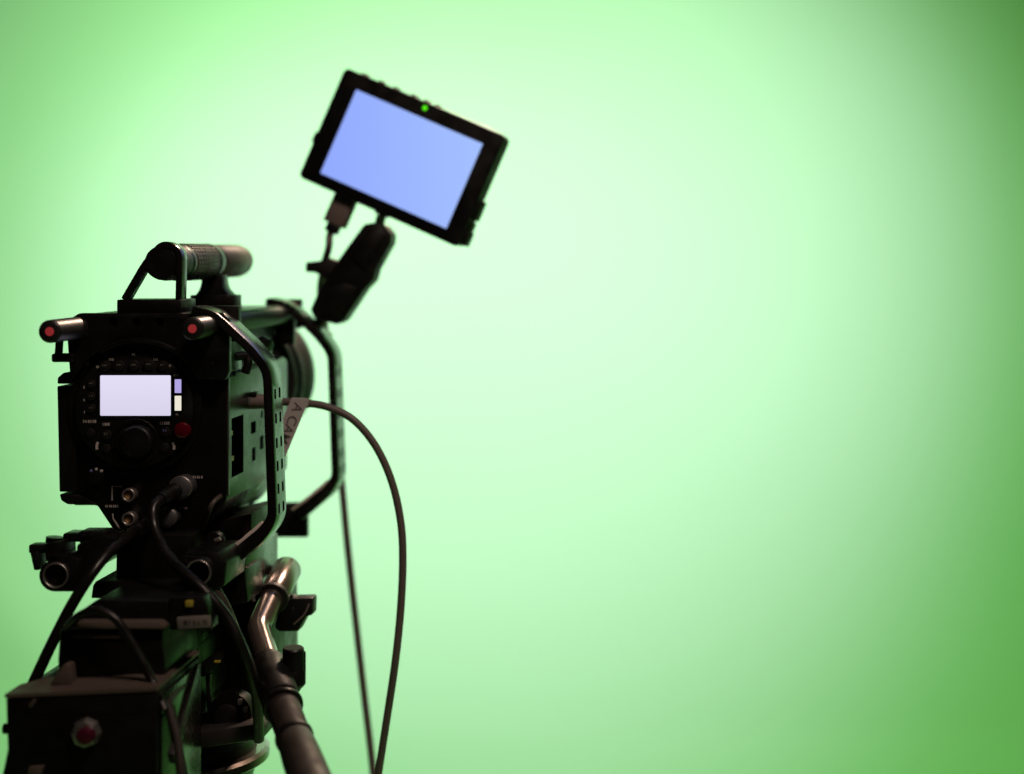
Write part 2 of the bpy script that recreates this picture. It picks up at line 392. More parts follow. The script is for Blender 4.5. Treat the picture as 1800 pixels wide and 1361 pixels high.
for k in range(30):
    a = 2 * math.pi * k / 30; c = W(237, 778, YP - 0.005) + Vector((math.cos(a), 0, math.sin(a))) * .0142
    nb.append(box(c, Vector((math.cos(a), 0, math.sin(a))), Y_, Vector((-math.sin(a), 0, math.cos(a))), .0006, .0035, .0006, 0))
build('knurling', merge(*nb), 'rubber', dial)
build('dial_ring', ring(237, 778, 42, 34, YP - 0.0015, YP + 0.0005), 'anod', cc)
build('record_button', lathe(W(318, 758, YP - 0.006), Y_, [(0, .0015), (.0003, .0040), (.0012, .0062), (.0026, .0071), (.0065, .0073)], 32), 'red', cc, label='red domed record button')
# lower sockets
sw = build('rotary_switch', disc(168, 836, 15, 1.597, 1.606, 0.001), 'anod', cc)
for x, y, m in ((160, 828, 'blue'), (169, 825, 'print'), (178, 828, 'print')):
    build('switch_mark', disc(x, y, 2.6, 1.5966, 1.598, 0.0002, 12), m, sw)
for x, y in ((225, 871), (225, 913)):
    s_ = build('video_socket', ring(x, y, 12, 8.2, 1.594, 1.606), 'ring', cc)
    build('socket_core', disc(x, y, 6, 1.597, 1.606, 0.0006), 'gold', s_)
    build('socket_bush', ring(x, y, 8.0, 6.2, 1.599, 1.606), 'plastic', s_)
for pts in ([(214, 855), (197, 855), (197, 880)], [(198, 903), (199, 912), (210, 929), (217, 931)]):
    build('printed_line', prism(strip([Vector(p) for p in pts], 2.4), 1.6036, 1.6045, 0), 'print', cc)
for x, y, w, n in ((197, 890, 24, 7), (348, 839, 18, 5), (319, 893, 21, 6)): marks(cc, x, y, w, 4.5, 1.604, n)
for (x, y, r) in ((316, 858, 20), (292, 910, 17)):
    s_ = build('connector', lathe(W(x, y, 1.586), Y_, [(0, r * .62 * S0), (.001, r * .86 * S0), (.004, r * .9 * S0), (.0045, r * S0), (.020, r * S0)], 40), 'grey', cc)
    build('connector_collar', ring(x, y, r + .5, r - 3, 1.5885, 1.593), 'ring', s_)
# rear lower right: strap and loop
build('strap', tube([W(398, 868, 1.63), W(385, 874, 1.60), W(372, 888, 1.59), W(364, 908, 1.595), W(358, 922, 1.605)], 0.0022, 10), 'grip', cc)
# top clamps that carry the rods and brackets
def clampblock(x0, y0, x1, y1, Y0, Y1):
    return build('rod_clamp', rect(x0, y0, x1, y1, Y0, Y1, 0.0012), 'anod', cc)
clampblock(342, 538, 419, 601, 1.622, 1.634)
clampblock(466, 526, 529, 578, 1.903, 1.913)
build('clamp_lug', rect(388, 600, 402, 655, 1.612, 1.66, 0.001), 'anod', cc)
build('clamp_lever', tube([W(408, 628, 1.64), W(432, 626, 1.65), W(436, 640, 1.65), W(431, 656, 1.65)], 0.0042, 12, n=6), 'plastic', cc)
build('clamp_screw', lathe(W(452, 602, 1.70), Vector((.6, -.3, -.3)), [(0, .004), (.004, .0085), (.012, .0085), (.013, .007)], 20), 'anod', cc)
build('bracket_stay', rect(484, 562, 516, 606, 1.875, 1.887, 0.001), 'anod', cc)
build('bracket_stay', rect(466, 574, 478, 612, 1.865, 1.875, 0.001), 'anod', cc)
zt = W(0, 655, 1.604).z
build('top_ledge', wbox(xs - .040, xs - .003, 1.622, 1.800, zt + .0003, zt + .0045, .0008), 'mside', cc)
for y in (1.635, 1.68, 1.725, 1.77):
    build('ledge_screw', cyl(Vector((xs - .010, y, zt + .0040)), Vector((xs - .010, y, zt + .0062)), .0028, .0004, 16), 'anod', cc)
# left thumb screw under the left rod
ts = build('thumb_screw', tube([W(105, 596, 1.585), W(103, 624, 1.585)], 0.0034, 12, smooth=False), 'anod', cc)
build('screw_wing', rect(90, 622, 128, 637, 1.578, 1.592, 0.0012, 4), 'anod', ts)

# ------------------------------------------------------------------ top rods
def top_rod(px, py, Y0, Y1, label):
    t = thing('support_rod', label, 'rod', W(px, py, Y0), 'support rods of the camera rig')
    p = W(px, py, Y0); r = 20.5 * sc(1.52)
    build('tube', lathe(p, Y_, [(0, r * .80), (.0006, r * .92), (.002, r), (Y1 - Y0, r)], 40), 'rod', t)
    build('red_tip', lathe(p + Y_ * -0.0012, Y_, [(0, .0022), (.0004, .0034), (.0014, .0038), (.003, .0038)], 24), 'tip_red', t, label='round red dot in the rod end')
top_rod(87, 583, 1.520, 1.86, 'left upper black rod ending in a red dot')
top_rod(338, 578, 1.540, 1.90, 'right upper black rod with red dot, shining green behind the clamp')

# ------------------------------------------------------------------ top handle
th = thing('top_handle', 'black tubular carry handle with a checkered grip on top of the camera', 'handle', W(270, 550, 1.62))
HY = lambda px: 1.60 * 935 / (1220 - px)
hp = W(285, 462, 1.60); hr = 33.5 * S0
def hseg(name, prof, m): return build(name, lathe(Vector((hp.x, prof[0][0], hp.z)), Y_, [(y - prof[0][0], r) for y, r in prof], 48), m, th)
hseg('end_plug', [(1.597, hr * .80), (1.598, hr * .88), (1.603, hr * .93), (1.612, hr * .96), (1.642, hr * .97)], 'plastic')
hseg('front_collar', [(1.643, hr * .97), (1.6445, hr), (1.652, hr), (1.653, hr * .97)], 'anod')
grip = hseg('grip', [(1.6535, hr * .92), (1.655, hr * .965), (1.735, hr * .965), (1.737, hr * .93)], 'grip')
st = []
for i in range(9):
    for k in range(28):
        a = 2 * math.pi * k / 28; rad = Vector((math.cos(a), 0, math.sin(a)))
        c = Vector((hp.x, 1.6605 + i * 0.0088, hp.z)) + rad * hr * .965
        st.append(box(c, rad, Y_, rad.cross(Y_), .0010, .0028, .0012, 0))
s_ = build('grip_studs', merge(*st), 'grip', grip); s_['kind'] = 'stuff'
hseg('middle_band', [(1.7375, hr * .95), (1.739, hr * 1.03), (1.752, hr * 1.03), (1.754, hr * .97)], 'anod')
hseg('rear_collar', [(1.7545, hr * .90), (1.763, hr * .90)], 'rubber')
hseg('end_cap', [(1.7635, hr * .93), (1.765, hr * .985), (1.858, hr * .985), (1.866, hr * .93), (1.8695, hr * .80)], 'grip')
build('mounting_screw', lathe(W(283, 462, 1.5995), -Y_, [(0, .0045), (.001, .0045), (.0014, .003)], 24), 'anod', th)
# strap bracket round the near end
path = fillet([(217, 527), (256, 460), (286, 426), (315, 440), (313, 535)], [0, 34, 30, 34, 0], 8)
build('strap_bracket', prism(strip(path, 11), 1.596, 1.613, 0.0010), 'bracket', th)
build('bracket_base', rect(205, 527, 318, 551, 1.592, 1.640, 0.0012), 'anod', th)
build('base_pad', rect(318, 548, 402, 553, 1.64, 1.70, 0.0006, Yref=1.66), 'anod', th)
# flared post under the grip
pst = []
for t in range(11):
    q = t / 10; pst.append((354 - 14 * q ** 3, 484 + 38 * q))
prt = [(390 + 18 * ((10 - t) / 10) ** 3, 484 + 38 * (10 - t) / 10) for t in range(11)]
build('post', prism(pst + prt, 1.738, 1.762, 0.001), 'anod', th)
build('post_foot', rect(334, 519, 411, 549, 1.735, 1.765, 0.001), 'anod', th)

# ------------------------------------------------------------------ side brackets: two matching hoops
def hoop(Y, label):
    k = 1.0
    t = thing('side_bracket', label, 'bracket', W(490, 900, 1.64) * 0 + Vector((W(482, 0, 1.60).x, Y, W(0, 960, 1.60).z)), 'matching side hoops of the camera cage')
    p2 = fillet([(346, 545), (384, 553), (447, 612), (477, 650), (486, 908), (468, 934), (410, 983)], [0, 16, 16, 20, 26, 20, 0], 6)
    prof = [(W(x, y, 1.60).x, W(x, y, 1.60).z) for x, y in strip(p2, lambda q: (15 if q < .62 else 15 + (q - .62) * 24))]
    h = build('hoop', prism_w(prof, Y, Y + 0.040, 0.0007), 'bracket', t)
    
    hs = []
    for py in (692, 735, 778, 818, 858, 893):
        z = W(0, py, 1.60).z; xo = W(486.5 + (py - 662) * .030, 0, 1.60).x
        for dy in (0.012, 0.029):
            hs.append(wbox(xo - 0.007, xo + 0.01, Y + dy - 0.0036, Y + dy + 0.0036, z - 0.0045, z + 0.0045, 0.001))
    cut(h, hs)
    pth = fillet([(468, 914), (446, 936), (397, 971)], [0, 12, 0], 5)  # added strip: its pale colour stands in for a glint on the bend
    glint = [(W(x, y, 1.60).x, W(x, y, 1.60).z) for x, y in strip(pth, lambda q: 5 + 4 * math.sin(math.pi * min(1, max(0, q))))]
    build('painted_glint', prism_w(glint, Y + .001, Y + .037, .0004), 'glint', t, label='painted glint, a pale strip on the inner bend')
    return t
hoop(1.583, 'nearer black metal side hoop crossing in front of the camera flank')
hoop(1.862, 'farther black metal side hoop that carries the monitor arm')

# ------------------------------------------------------------------ lens
ln = thing('camera_lens', 'large dark round cinema lens on the far side of the camera', 'lens', Vector((W(250, 0, 1.6).x, 1.846, W(0, 722, 1.6).z - .09)))
lc = Vector((W(252, 0, 1.6).x, 1.846, W(0, 712, 1.6).z))
build('barrel', lathe(lc, Y_, [(0, .046), (.012, .048), (.030, .056), (.036, .062), (.046, .064)], 64), 'lens', ln)
build('focus_ring', lathe(lc + Y_ * .0465, Y_, [(0, .066), (.001, .068), (.018, .068), (.019, .066)], 64), 'rubber', ln)
build('front_ring', lathe(lc + Y_ * .066, Y_, [(0, .068), (.002, .072), (.030, .072), (.034, .0735), (.060, .0735), (.061, .068)], 64), 'lens', ln)
build('front_glass', lathe(lc + Y_ * .1275, Y_, [(0, .064), (.002, .060), (.006, .045), (.008, .02)], 48), 'glass', ln)
tg = []
for k in range(90):
    a = 2 * math.pi * k / 90; rad = Vector((math.cos(a), 0, math.sin(a)))
    tg.append(box(lc + Y_ * .056 + rad * .0685, rad, Y_, rad.cross(Y_), .0012, .007, .0012, 0))
s_ = build('gear_teeth', merge(*tg), 'rubber', ln); s_['kind'] = 'stuff'

# ------------------------------------------------------------------ rod baseplate under the camera
bp = thing('rod_baseplate', 'black rod baseplate clamped under the camera body', 'baseplate', W(270, 1022, 1.66))
build('slide_block', prism([(205, 940), (336, 940), (336, 1020), (203, 1020)], 1.575, 1.78, 0.0015), 'anod', bp)
build('cross_plate', prism([(110, 941), (112, 938), (205, 940), (205, 975), (150, 985), (140, 962), (140, 953), (110, 953)], 1.552, 1.575, 0.001), 'anod', bp)
build('clamp_arm', prism([(134, 958), (172, 945), (205, 945), (205, 968), (150, 1018), (130, 1037), (118, 1036), (118, 975), (134, 972)], 1.53, 1.55, 0.002), 'anod', bp)
build('rod_clamp', prism([(97 + 28 * math.cos(R(a)), 1012 - 28 * math.sin(R(a))) for a in range(60, 271, 10)] + [(132, 1040), (140, 985), (120, 978), (84, 975)], 1.524, 1.552, 0.0012), 'anod', bp)
build('clamp_ear', prism([(78, 956), (108, 952), (110, 985), (80, 988)], 1.535, 1.57, 0.001), 'anod', bp)
build('clamp_screw', tube([W(96, 954, 1.55), W(97, 944, 1.55)], .0075, 16, smooth=False), 'anod', bp)
lv = build('clamp_lever', rect(50, 958, 82, 973, 1.54, 1.555, 0.0012, 3), 'plastic', bp)
build('lever_tip', prism([(52, 970), (68, 970), (69, 1003), (59, 1003)], 1.538, 1.556, 0.0012), 'plastic', lv)
build('top_lever', rect(137, 935, 186, 950, 1.545, 1.57, 0.001, 3), 'plastic', bp)
for x in (146, 158): screw(bp, x, 943, 1.545, 3.5)
build('rod_clamp', prism([(348 + 28 * math.cos(R(a)), 1007 - 28 * math.sin(R(a))) for a in range(-120, 91, 10)] + [(320, 978), (318, 1030)], 1.524, 1.60, 0.0012), 'anod', bp)
build('clamp_block', prism([(322, 972), (384, 972), (398, 990), (394, 1030), (370, 1042), (322, 1042)], 1.53, 1.60, .0015), 'anod', bp)
build('side_plate', prism([(330, 960), (432, 975), (432, 1042), (330, 1042)], 1.62, 1.745, 0.0012), 'bracket', bp)
build('upper_wedge', prism([(352, 925), (442, 903), (442, 946), (360, 962)], 1.632, 1.735, 0.001), 'anod', bp)
build('front_clamp', prism([(424, 890), (438, 886), (540, 884), (540, 945), (424, 945)], 1.885, 1.895, 0.0012), 'anod', bp)
build('lock_knob', lathe(W(384, 948, 1.60), Vector((0, -1, .1)), [(0, .006), (.006, .008), (.012, .008), (.0135, .006)], 20), 'anod', bp)
build('bright_pin', cyl(W(377, 951, 1.575), W(388, 947, 1.575), .0022), 'ring', bp)
build('post_pin', wbox(W(409, 0, 1.6).x, W(413, 0, 1.6).x, 1.606, 1.615, W(0, 998, 1.6).z, W(0, 978, 1.6).z, .0005), 'grip', bp)
build('stay', tube([W(416, 966, 1.618), W(445, 955, 1.628), W(470, 928, 1.640)], .004, 12), 'alloy', bp)
build('front_spar', wbox(W(424, 0, 1.735).x, W(438, 0, 1.735).x, 1.7365, 1.884, W(0, 940, 1.80).z, W(0, 905, 1.80).z, .001), 'anod', bp)

def low_rod(px, py, Y0, Y1, label):
    t = thing('support_rod', label, 'rod', W(px, py, Y0), 'support rods of the camera rig')
    build('tube', ring(px, py, 23, 19.2, Y0, Y1, 48, 0.0006), 'rod', t)
    build('bare_rim', ring(px, py, 22.6, 19.6, Y0 - 0.0006, Y0 + 0.0006, 48, 0.0003), 'ring', t)
    build('plug', disc(px, py, 19, Y0 + 0.06, Y0 + 0.08, 0.001), 'hole', t)
low_rod(97, 1012, 1.518, 1.80, 'left lower hollow rod with a bare metal rim beside the lever')
low_rod(348, 1007, 1.518, 1.61, 'right lower hollow rod with a bare metal rim behind the cable')

# ------------------------------------------------------------------ monitor
yaw, roll = R(12.5), R(23.3)
q = Matrix.Rotation(roll, 3, 'Y') @ Matrix.Rotation(-yaw, 3, 'Z')
MX, MY, MZ = q @ X_, q @ Y_, q @ Z_                 # along the screen, into the screen, up the screen
MC = W(705, 278.5, 1.88)
def mp(u, d, v): return MC + MX * u + MY * d + MZ * v
mo = thing('monitor', 'tilted black on-camera monitor with a glowing blue screen', 'monitor', mp(0, .012, -.066))
def mpoly(pts, d0, d1, b):
    bm = bmesh.new(); f = bm.faces.new([bm.verts.new(mp(u, d0, v)) for u, v in pts])
    r = bmesh.ops.extrude_face_region(bm, geom=[f]); bmesh.ops.translate(bm, verts=[v for v in r['geom'] if isinstance(v, bmesh.types.BMVert)], vec=MY * (d1 - d0))
    bmesh.ops.recalc_face_normals(bm, faces=bm.faces[:]); return bev(bm, b)
def rr(u0, v0, u1, v1, rad, seg=6):
    pts = []
    for cx, cy, a0 in ((u1 - rad, v1 - rad, 0), (u0 + rad, v1 - rad, 90), (u0 + rad, v0 + rad, 180), (u1 - rad, v0 + rad, 270)):
        for k in range(seg + 1):
            a = R(a0 + 90 * k / seg); pts.append((cx + rad * math.cos(a), cy + rad * math.sin(a)))
    return pts
U0, U1, V0, V1 = -.0972, .0945, -.0605, .0640
build('front_bezel', mpoly(rr(U0, V0, U1, V1, .006), 0, .007, .0012), 'bezel', mo)
build('back_shell', mpoly(rr(U0 + .0008, V0 + .0008, U1 - .0008, V1 - .0008, .006), .0072, .024, .002), 'mside', mo)
build('screen', mpoly([(-.0755, -.0475), (.0755, -.0475), (.0755, .0470), (-.0755, .0470)], -.0004, .0006, 0), 'scr_mon', mo, label='glowing plain blue screen')
c = mp(.0022, -.0004, .0575)
build('status_lamp', lathe(c, MY, [(0, .0015), (.0003, .0026), (.001, .0028)], 20), 'led_g', mo, label='tiny lit green lamp')
for u, w in ((-.078, .008), (-.058, .006), (-.040, .006), (-.018, .007), (-.003, .007), (.010, .006)):
    build('top_button', box(mp(u, .013, V1 + .0006), MX, MY, MZ, w * .5, .0035, .0016, .0008), 'plug' if u in (-.078, .010) else 'mside', mo)  # two of the buttons lighter: highlights put into their colour
build('side_knob', box(mp(U0 - .0022, .012, -.016), MX, MY, MZ, .0035, .005, .0060, .0015), 'bezel', mo)
build('battery_plate', mpoly(rr(-.060, -.052, .088, .040, .004), .0245, .036, .0015), 'bezel', mo)
for v, hh, e in ((-.018, .011, .0028), (-.036, .005, .0016), (-.049, .008, .0034)):
    build('side_port', box(mp(U1 + .0004, .015, v), MX, MY, MZ, e, .008, hh, .0015), 'bezel', mo)
build('mount_foot', box(mp(-.0005, .014, V0 - .0008), MX, MY, MZ, .0062, .007, .0016, .0006), 'mside', mo)

# ------------------------------------------------------------------ double socket arm
am = thing('monitor_mount', 'black double socket mount with a wing knob holding up the monitor', 'support arm', W(560, 580, 1.918))
AT, AB = W(659, 412, 1.895), W(574, 550, 1.912); ad = (AT - AB).normalized(); an = Vector((ad.z, 0, -ad.x)).normalized(); af = ad.cross(an)
mfoot = mp(-.0005, .014, V0 - .0026)
build('ball_stud', tube([mfoot, W(666, 398, 1.894), W(656, 416, 1.896)], .0052, 16, smooth=False), 'ring', am)
outl = [(640, 394), (660, 391), (676, 397), (688, 412), (687, 428), (661, 474), (656, 494), (641, 509), (604, 565), (592, 571), (553, 561), (545, 545), (561, 508), (585, 470), (612, 432)]
build('socket_half', prism(outl, 1.886, 1.902, .0020), 'plastic', am)
build('socket_half', prism(outl, 1.904, 1.920, .0020, Yref=1.886), 'plastic', am)
build('socket_face', prism([(646, 403), (668, 400), (679, 414), (644, 478), (617, 452), (622, 438)], 1.8835, 1.8868, .0016), 'bezel', am)
build('socket_face', prism([(602, 498), (628, 505), (594, 558), (563, 550), (560, 540), (575, 508)], 1.8838, 1.8868, .0016), 'bezel', am)
mid = (AT + AB) / 2 - ad * .010
build('clamp_bolt', tube([mid + an * .021, mid - an * .030], .0045, 14, smooth=False), 'anod', am)
build('nut_boss', box(mid + an * .0165, an, Y_, ad, .0045, .011, .011, .0025), 'plastic', am)
kb = build('wing_knob', lathe(mid - an * .013, -an, [(0, .0075), (.004, .011), (.012, .010), (.016, .008)], 24), 'rubber', am)
wc = mid - an * .024 + ad * .0005
build('wing', prism([(537, 461), (560, 459), (577, 453), (600, 461), (604, 480), (590, 494), (568, 490), (556, 480), (536, 478)], 1.895, 1.911, .002), 'rubber', kb)
build('lower_stud', tube([AB + ad * .004, W(560, 573, 1.918), W(556, 582, 1.918)], .0068, 16, smooth=False), 'alloy', am)
build('stud_foot', box(W(566, 581, 1.918), Vector((.77, 0, -.64)), Y_, Vector((.64, 0, .77)), .011, .010, .0028, .0008), 'mside', am)

# ------------------------------------------------------------------ cables
hd = thing('monitor_cable', 'thin cable from the monitor plug running down behind the farther hoop', 'cable', W(660, 1361, 1.95))
pu = mp(-.0440, .013, V0)
build('plug', box(pu - MZ * .0155, MX, MY, MZ, .0120, .006, .0155, .0015), 'plug', hd)
build('strain_relief', box(pu - MZ * .0355, MX, MY, MZ, .0068, .005, .0045, .0012), 'bezel', hd)
build('lead', tube([pu - MZ * .036, pu - MZ * .044, W(578, 435, 1.90), W(571, 462, 1.915), W(563, 515, 1.94), W(572, 580, 1.95), W(586, 660, 1.955), W(592, 760, 1.955), W(602, 862, 1.955), W(610, 950, 1.955), W(624, 1080, 1.955), W(640, 1220, 1.95), W(654, 1340, 1.94), W(664, 1450, 1.93), W(690, 1700, 1.90)], .0038, 14), 'cable', hd)
vc = thing('video_cable', 'grey cable looping out from the camera flank with a tape flag', 'cable', W(660, 1361, 1.70))
xk = xs
build('plug', cyl(W(438, 706, 1.69), W(492, 706, 1.69), .0070, .001), 'plug', vc)
build('plug_collar', cyl(W(425, 704, 1.683), W(440, 704, 1.69), .0055, .001), 'grey', vc)
build('plug_latch', rect(438, 690, 450, 697, 1.683, 1.697, .0006), 'anod', vc)
build('lead', tube([W(488, 706, 1.69), W(540, 709, 1.69), W(580, 717, 1.69), W(622, 739, 1.69), W(660, 784, 1.69), W(688, 845, 1.69), W(704, 915, 1.69), W(708, 985, 1.69), W(704, 1075, 1.69), W(694, 1170, 1.69), W(679, 1270, 1.70), W(665, 1361, 1.71), W(652, 1450, 1.72), W(640, 1700, 1.74)], .0036, 16, n=14), 'cable', vc)
tp = build('tape_flag', prism([(512, 701), (544, 701), (501, 804), (469, 804)], 1.6845, 1.6852, 0), 'tape', vc, label='pale cloth tape flag with handwritten letters')
build('tape_wrap', cyl(W(513, 708, 1.69), W(543, 709, 1.69), .0046, .0004), 'tape', vc)
fc = bpy.data.curves.new('t', 'FONT'); fc.body = 'A CAM'; fc.size = 0.0128; fc.extrude = 0.0001; fc.offset = 0.00004; fc.space_character = 1.02
fo = bpy.data.objects.new('t', fc); COL.objects.link(fo)
dg = bpy.context.evaluated_depsgraph_get(); dg.update()
me = bpy.data.meshes.new_from_object(fo.evaluated_get(dg)); bpy.data.objects.remove(fo)
rd = (W(500, 804, 1.684) - W(543, 701, 1.684)).normalized(); ud = Vector((-rd.z, 0, rd.x))
bm = bmesh.new(); bm.from_mesh(me); bpy.data.meshes.remove(me)
org = W(518.5, 706.5, 1.6843)
for v in bm.verts: v.co = org + rd * v.co.x + ud * v.co.y - Y_ * v.co.z
build('lettering', bm, 'ink', tp)

lc1 = thing('signal_cable', 'black cable curving down left from the rear socket past the rod', 'cable', W(50, 1200, 1.50))
build('lead', tube([W(243, 927, 1.603), W(238, 932, 1.585), W(222, 946, 1.552), W(194, 968, 1.525), W(160, 1010, 1.505), W(126, 1064, 1.50), W(96, 1122, 1.50), W(72, 1172, 1.50), W(50, 1222, 1.50), W(30, 1280, 1.51)], .0047, 14), 'bcable', lc1)
build('plug', cyl(W(244, 926, 1.604), W(239, 931, 1.588), .0060), 'anod', lc1)
lc2 = thing('power_cable', 'black cable bending from the round rear connector down to the pan bar', 'cable', W(440, 1200, 1.50))
build('plug', cyl(W(308, 862, 1.588), W(282, 878, 1.562), .0072, .001, r1=.0058), 'plastic', lc2)
build('lead', tube([W(300, 868, 1.582), W(282, 878, 1.563), W(269, 896, 1.552), W(272, 930, 1.545), W(290, 970, 1.53), W(322, 1005, 1.51), W(360, 1040, 1.50), W(396, 1082, 1.50), W(420, 1128, 1.50), W(440, 1180, 1.51), W(452, 1230, 1.53), W(455, 1300, 1.56)], .0047, 14), 'bcable', lc2)
lc3 = thing('head_cable', 'thin black cable arching over the tripod head to the box', 'cable', W(275, 1205, 1.46))
build('lead', tube([W(118, 1104, 1.47), W(138, 1084, 1.455), W(168, 1073, 1.45), W(200, 1086, 1.448), W(226, 1120, 1.448), W(250, 1162, 1.448), W(268, 1200, 1.446), W(290, 1250, 1.436)], .0036, 12), 'bcable', lc3)
lc4 = thing('box_cable', 'thin brown black cable hanging along the right flank of the box', 'cable', W(320, 1361, 1.45))
build('lead', tube([W(345, 1178, 1.56), W(318, 1205, 1.50), W(297, 1232, 1.455), W(302, 1262, 1.44), W(312, 1300, 1.43), W(318, 1361, 1.42), W(322, 1450, 1.42)], .0036, 12), 'foam', lc4)

# ------------------------------------------------------------------ tripod with fluid head
tr = thing('tripod', 'black fluid head tripod under the camera, top plate edge catching warm light', 'tripod', Vector((W(270, 0, 1.68).x, 1.68, 0)))
build('camera_plate', prism([(163, 1030), (168, 1022), (352, 1022), (372, 1030), (372, 1052), (160, 1052)], 1.56, 1.76, .001), 'anod', tr)
build('slide_rail', prism([(168, 1056), (296, 1056), (300, 1098), (120, 1098), (148, 1070)], 1.476, 1.58, .001), 'anod', tr)
build('rail_edge', wbox(W(181, 0, 1.568).x, W(204, 0, 1.568).x, 1.566, 1.569, W(0, 1067, 1.568).z, W(0, 1063, 1.568).z, .0004), 'grip', tr)
build('head_lid', prism([(112, 1100), (122, 1093), (280, 1093), (290, 1100), (290, 1107), (112, 1107)], 1.462, 1.475, .0015), 'boxtop', tr)
build('head_band', prism([(126, 1113), (212, 1113), (212, 1123), (126, 1123)], 1.466, 1.50, .001), 'grip', tr)
build('head_body', prism([(104, 1106), (284, 1106), (290, 1192), (104, 1192), (100, 1165)], 1.468, 1.62, .003), 'anod', tr)
build('head_neck', prism([(200, 1080), (345, 1080), (352, 1240), (200, 1240)], 1.566, 1.67, .001), 'anod', tr)
build('flank_plate', prism([(318, 1108), (354, 1108), (354, 1262), (318, 1262)], 1.578, 1.66, .001), 'bracket', tr)
build('flank_rib', wbox(W(350, 0, 1.57).x, W(360, 0, 1.57).x, 1.57, 1.635, W(0, 1190, 1.57).z, W(0, 1170, 1.57).z, .001), 'hole', tr)
build('flank_rib', wbox(W(352, 0, 1.57).x, W(358, 0, 1.57).x, 1.59, 1.60, W(0, 1262, 1.57).z, W(0, 1196, 1.57).z, .001), 'anod', tr)
lb = build('name_plate', prism([(310, 1086), (368, 1083), (370, 1103), (312, 1107)], 1.469, 1.4735, .0006), 'printd', tr, label='small grey plate with worn print')
marks(lb, 344, 1095, 42, 8, 1.469, 5, 'rubber', 'worn_print')
build('plate_arm', prism([(298, 1050), (356, 1050), (364, 1066), (370, 1108), (298, 1108)], 1.474, 1.50, .001), 'anod', tr)
build('yellow_lock', box(W(333, 1061, 1.473), X_, Y_, Z_, .0030, .002, .0026, .0005), 'yellow', tr)
build('yellow_mark', box(W(382, 1163, 1.60), X_, Y_, Z_, .0026, .002, .0009, .0003), 'yellow', tr)
build('level_screw', disc(333, 1134, 3, 1.553, 1.557, .0004, 16), 'print', tr)
# drag housing behind the pan bar, and the tension dial
build('drag_housing', prism([(376, 1040), (482, 1046), (484, 1190), (470, 1230), (376, 1230)], 1.67, 1.80, .003, Yref=1.70), 'anod', tr)
build('drag_cover', prism([(388, 1010), (430, 1002), (436, 1060), (392, 1068)], 1.60, 1.66, .002), 'anod', tr)
build('cover_edge', tube([W(380, 1038, 1.535), W(396, 1066, 1.535), W(412, 1104, 1.54)], .0042, 12), 'alloy', tr)
dl = build('drag_dial', lathe(W(402, 1258, 1.585), Vector((.12, 1, -.05)), [(0, .012), (.002, .0195), (.010, .0205), (.016, .0205)], 40), 'anod', tr)
build('dial_cap', lathe(W(396, 1262, 1.582), Vector((.12, 1, -.05)), [(0, .008), (.001, .011), (.004, .0115)], 32), 'rubber', dl)
for a in (20, 50, -5):
    c = W(402, 1258, 1.585) + Vector((math.cos(R(a)), 0, math.sin(R(a)))) * .0155
    build('dial_mark', box(c, X_, Y_, Z_, .0020, .0020, .0028, .0008), 'print' if a == 20 else 'printd', dl)
build('bowl_wedge', prism([(338, 1290), (452, 1272), (462, 1282), (462, 1300), (338, 1318)], 1.56, 1.62, .0015), 'mside', tr)
build('bowl', lathe(Vector((W(270, 0, 1.68).x, 1.68, W(0, 1440, 1.68).z)), Z_, [(0, .065), (.03, .088), (.055, .094), (.075, .092), (.085, .070), (.12, .058), (.13, .050)], 56), 'anod', tr)
build('bowl_rim', lathe(Vector((W(270, 0, 1.68).x, 1.68, W(0, 1338, 1.68).z)), Z_, [(0, .1015), (.002, .1045), (.009, .1045), (.0115, .1010)], 64), 'alloy', tr)
hx = W(270, 0, 1.68).x; hz = W(0, 1440, 1.68).z
for a in (100, 220, 340):
    d = Vector((math.cos(R(a)), math.sin(R(a)), 0)); p0 = Vector((hx, 1.68, hz - .04)) + d * .075; p1 = Vector((hx, 1.68, 0.03)) + d * .52
    lg = build('leg', tube([p0, p0 * .5 + p1 * .5], .019, 20, smooth=False), 'anod', tr)
    build('lower_tube', tube([p0 * .5 + p1 * .5, p1], .015, 20, smooth=False), 'rod', lg)
    build('foot', lathe(p1 - Z_ * .03, Z_, [(0, .022), (.004, .026), (.024, .024), (.034, .012)], 24), 'rubber', lg)

# ------------------------------------------------------------------ pan bar
pb = thing('pan_bar', 'bent metal pan bar with black clamp reaching down toward the viewer', 'pan bar', W(462, 1110, 1.62))
P = [W(502, 1006, 1.72), W(478, 1052, 1.66), W(453, 1106, 1.615), W(470, 1160, 1.57), W(490, 1222, 1.52), W(517, 1296, 1.46), W(575, 1450, 1.34)]
d01 = (P[1] - P[0]).normalized()
build('socket_sleeve', cyl(P[0] - d01 * .008, P[1], .0136, .003), 'alloy', pb)
build('sleeve_ring', cyl(P[1] - d01 * .004, P[1] + d01 * .003, .0150, .0014), 'rubber', pb)
el = fillet([tuple(P[1]), tuple(P[2]), tuple(P[3]), tuple(P[4])], [0, .009, .004, 0], 8)
build('bent_tube', tube(el, .0106, 32, smooth=False), 'alloy', pb)
d34 = (P[4] - P[3]).normalized(); d45 = (P[5] - P[4]).normalized()
build('clamp_body', cyl(P[3] + d34 * .010, P[4] + d45 * .010, .0160, .003), 'plastic', pb)
build('clamp_collar', cyl(P[3] + d34 * .003, P[3] + d34 * .013, .0135, .002), 'plastic', pb)
build('outer_tube', cyl(P[4] + d45 * .004, P[5], .0136, .001), 'foam', pb)
build('clamp_ring', cyl(P[4] + d45 * .016, P[4] + d45 * .021, .0168, .0016), 'anod', pb)
d56 = (P[6] - P[5]).normalized()
build('grip_ring', cyl(P[5] - d56 * .002, P[5] + d56 * .004, .0154, .0015), 'rubber', pb)
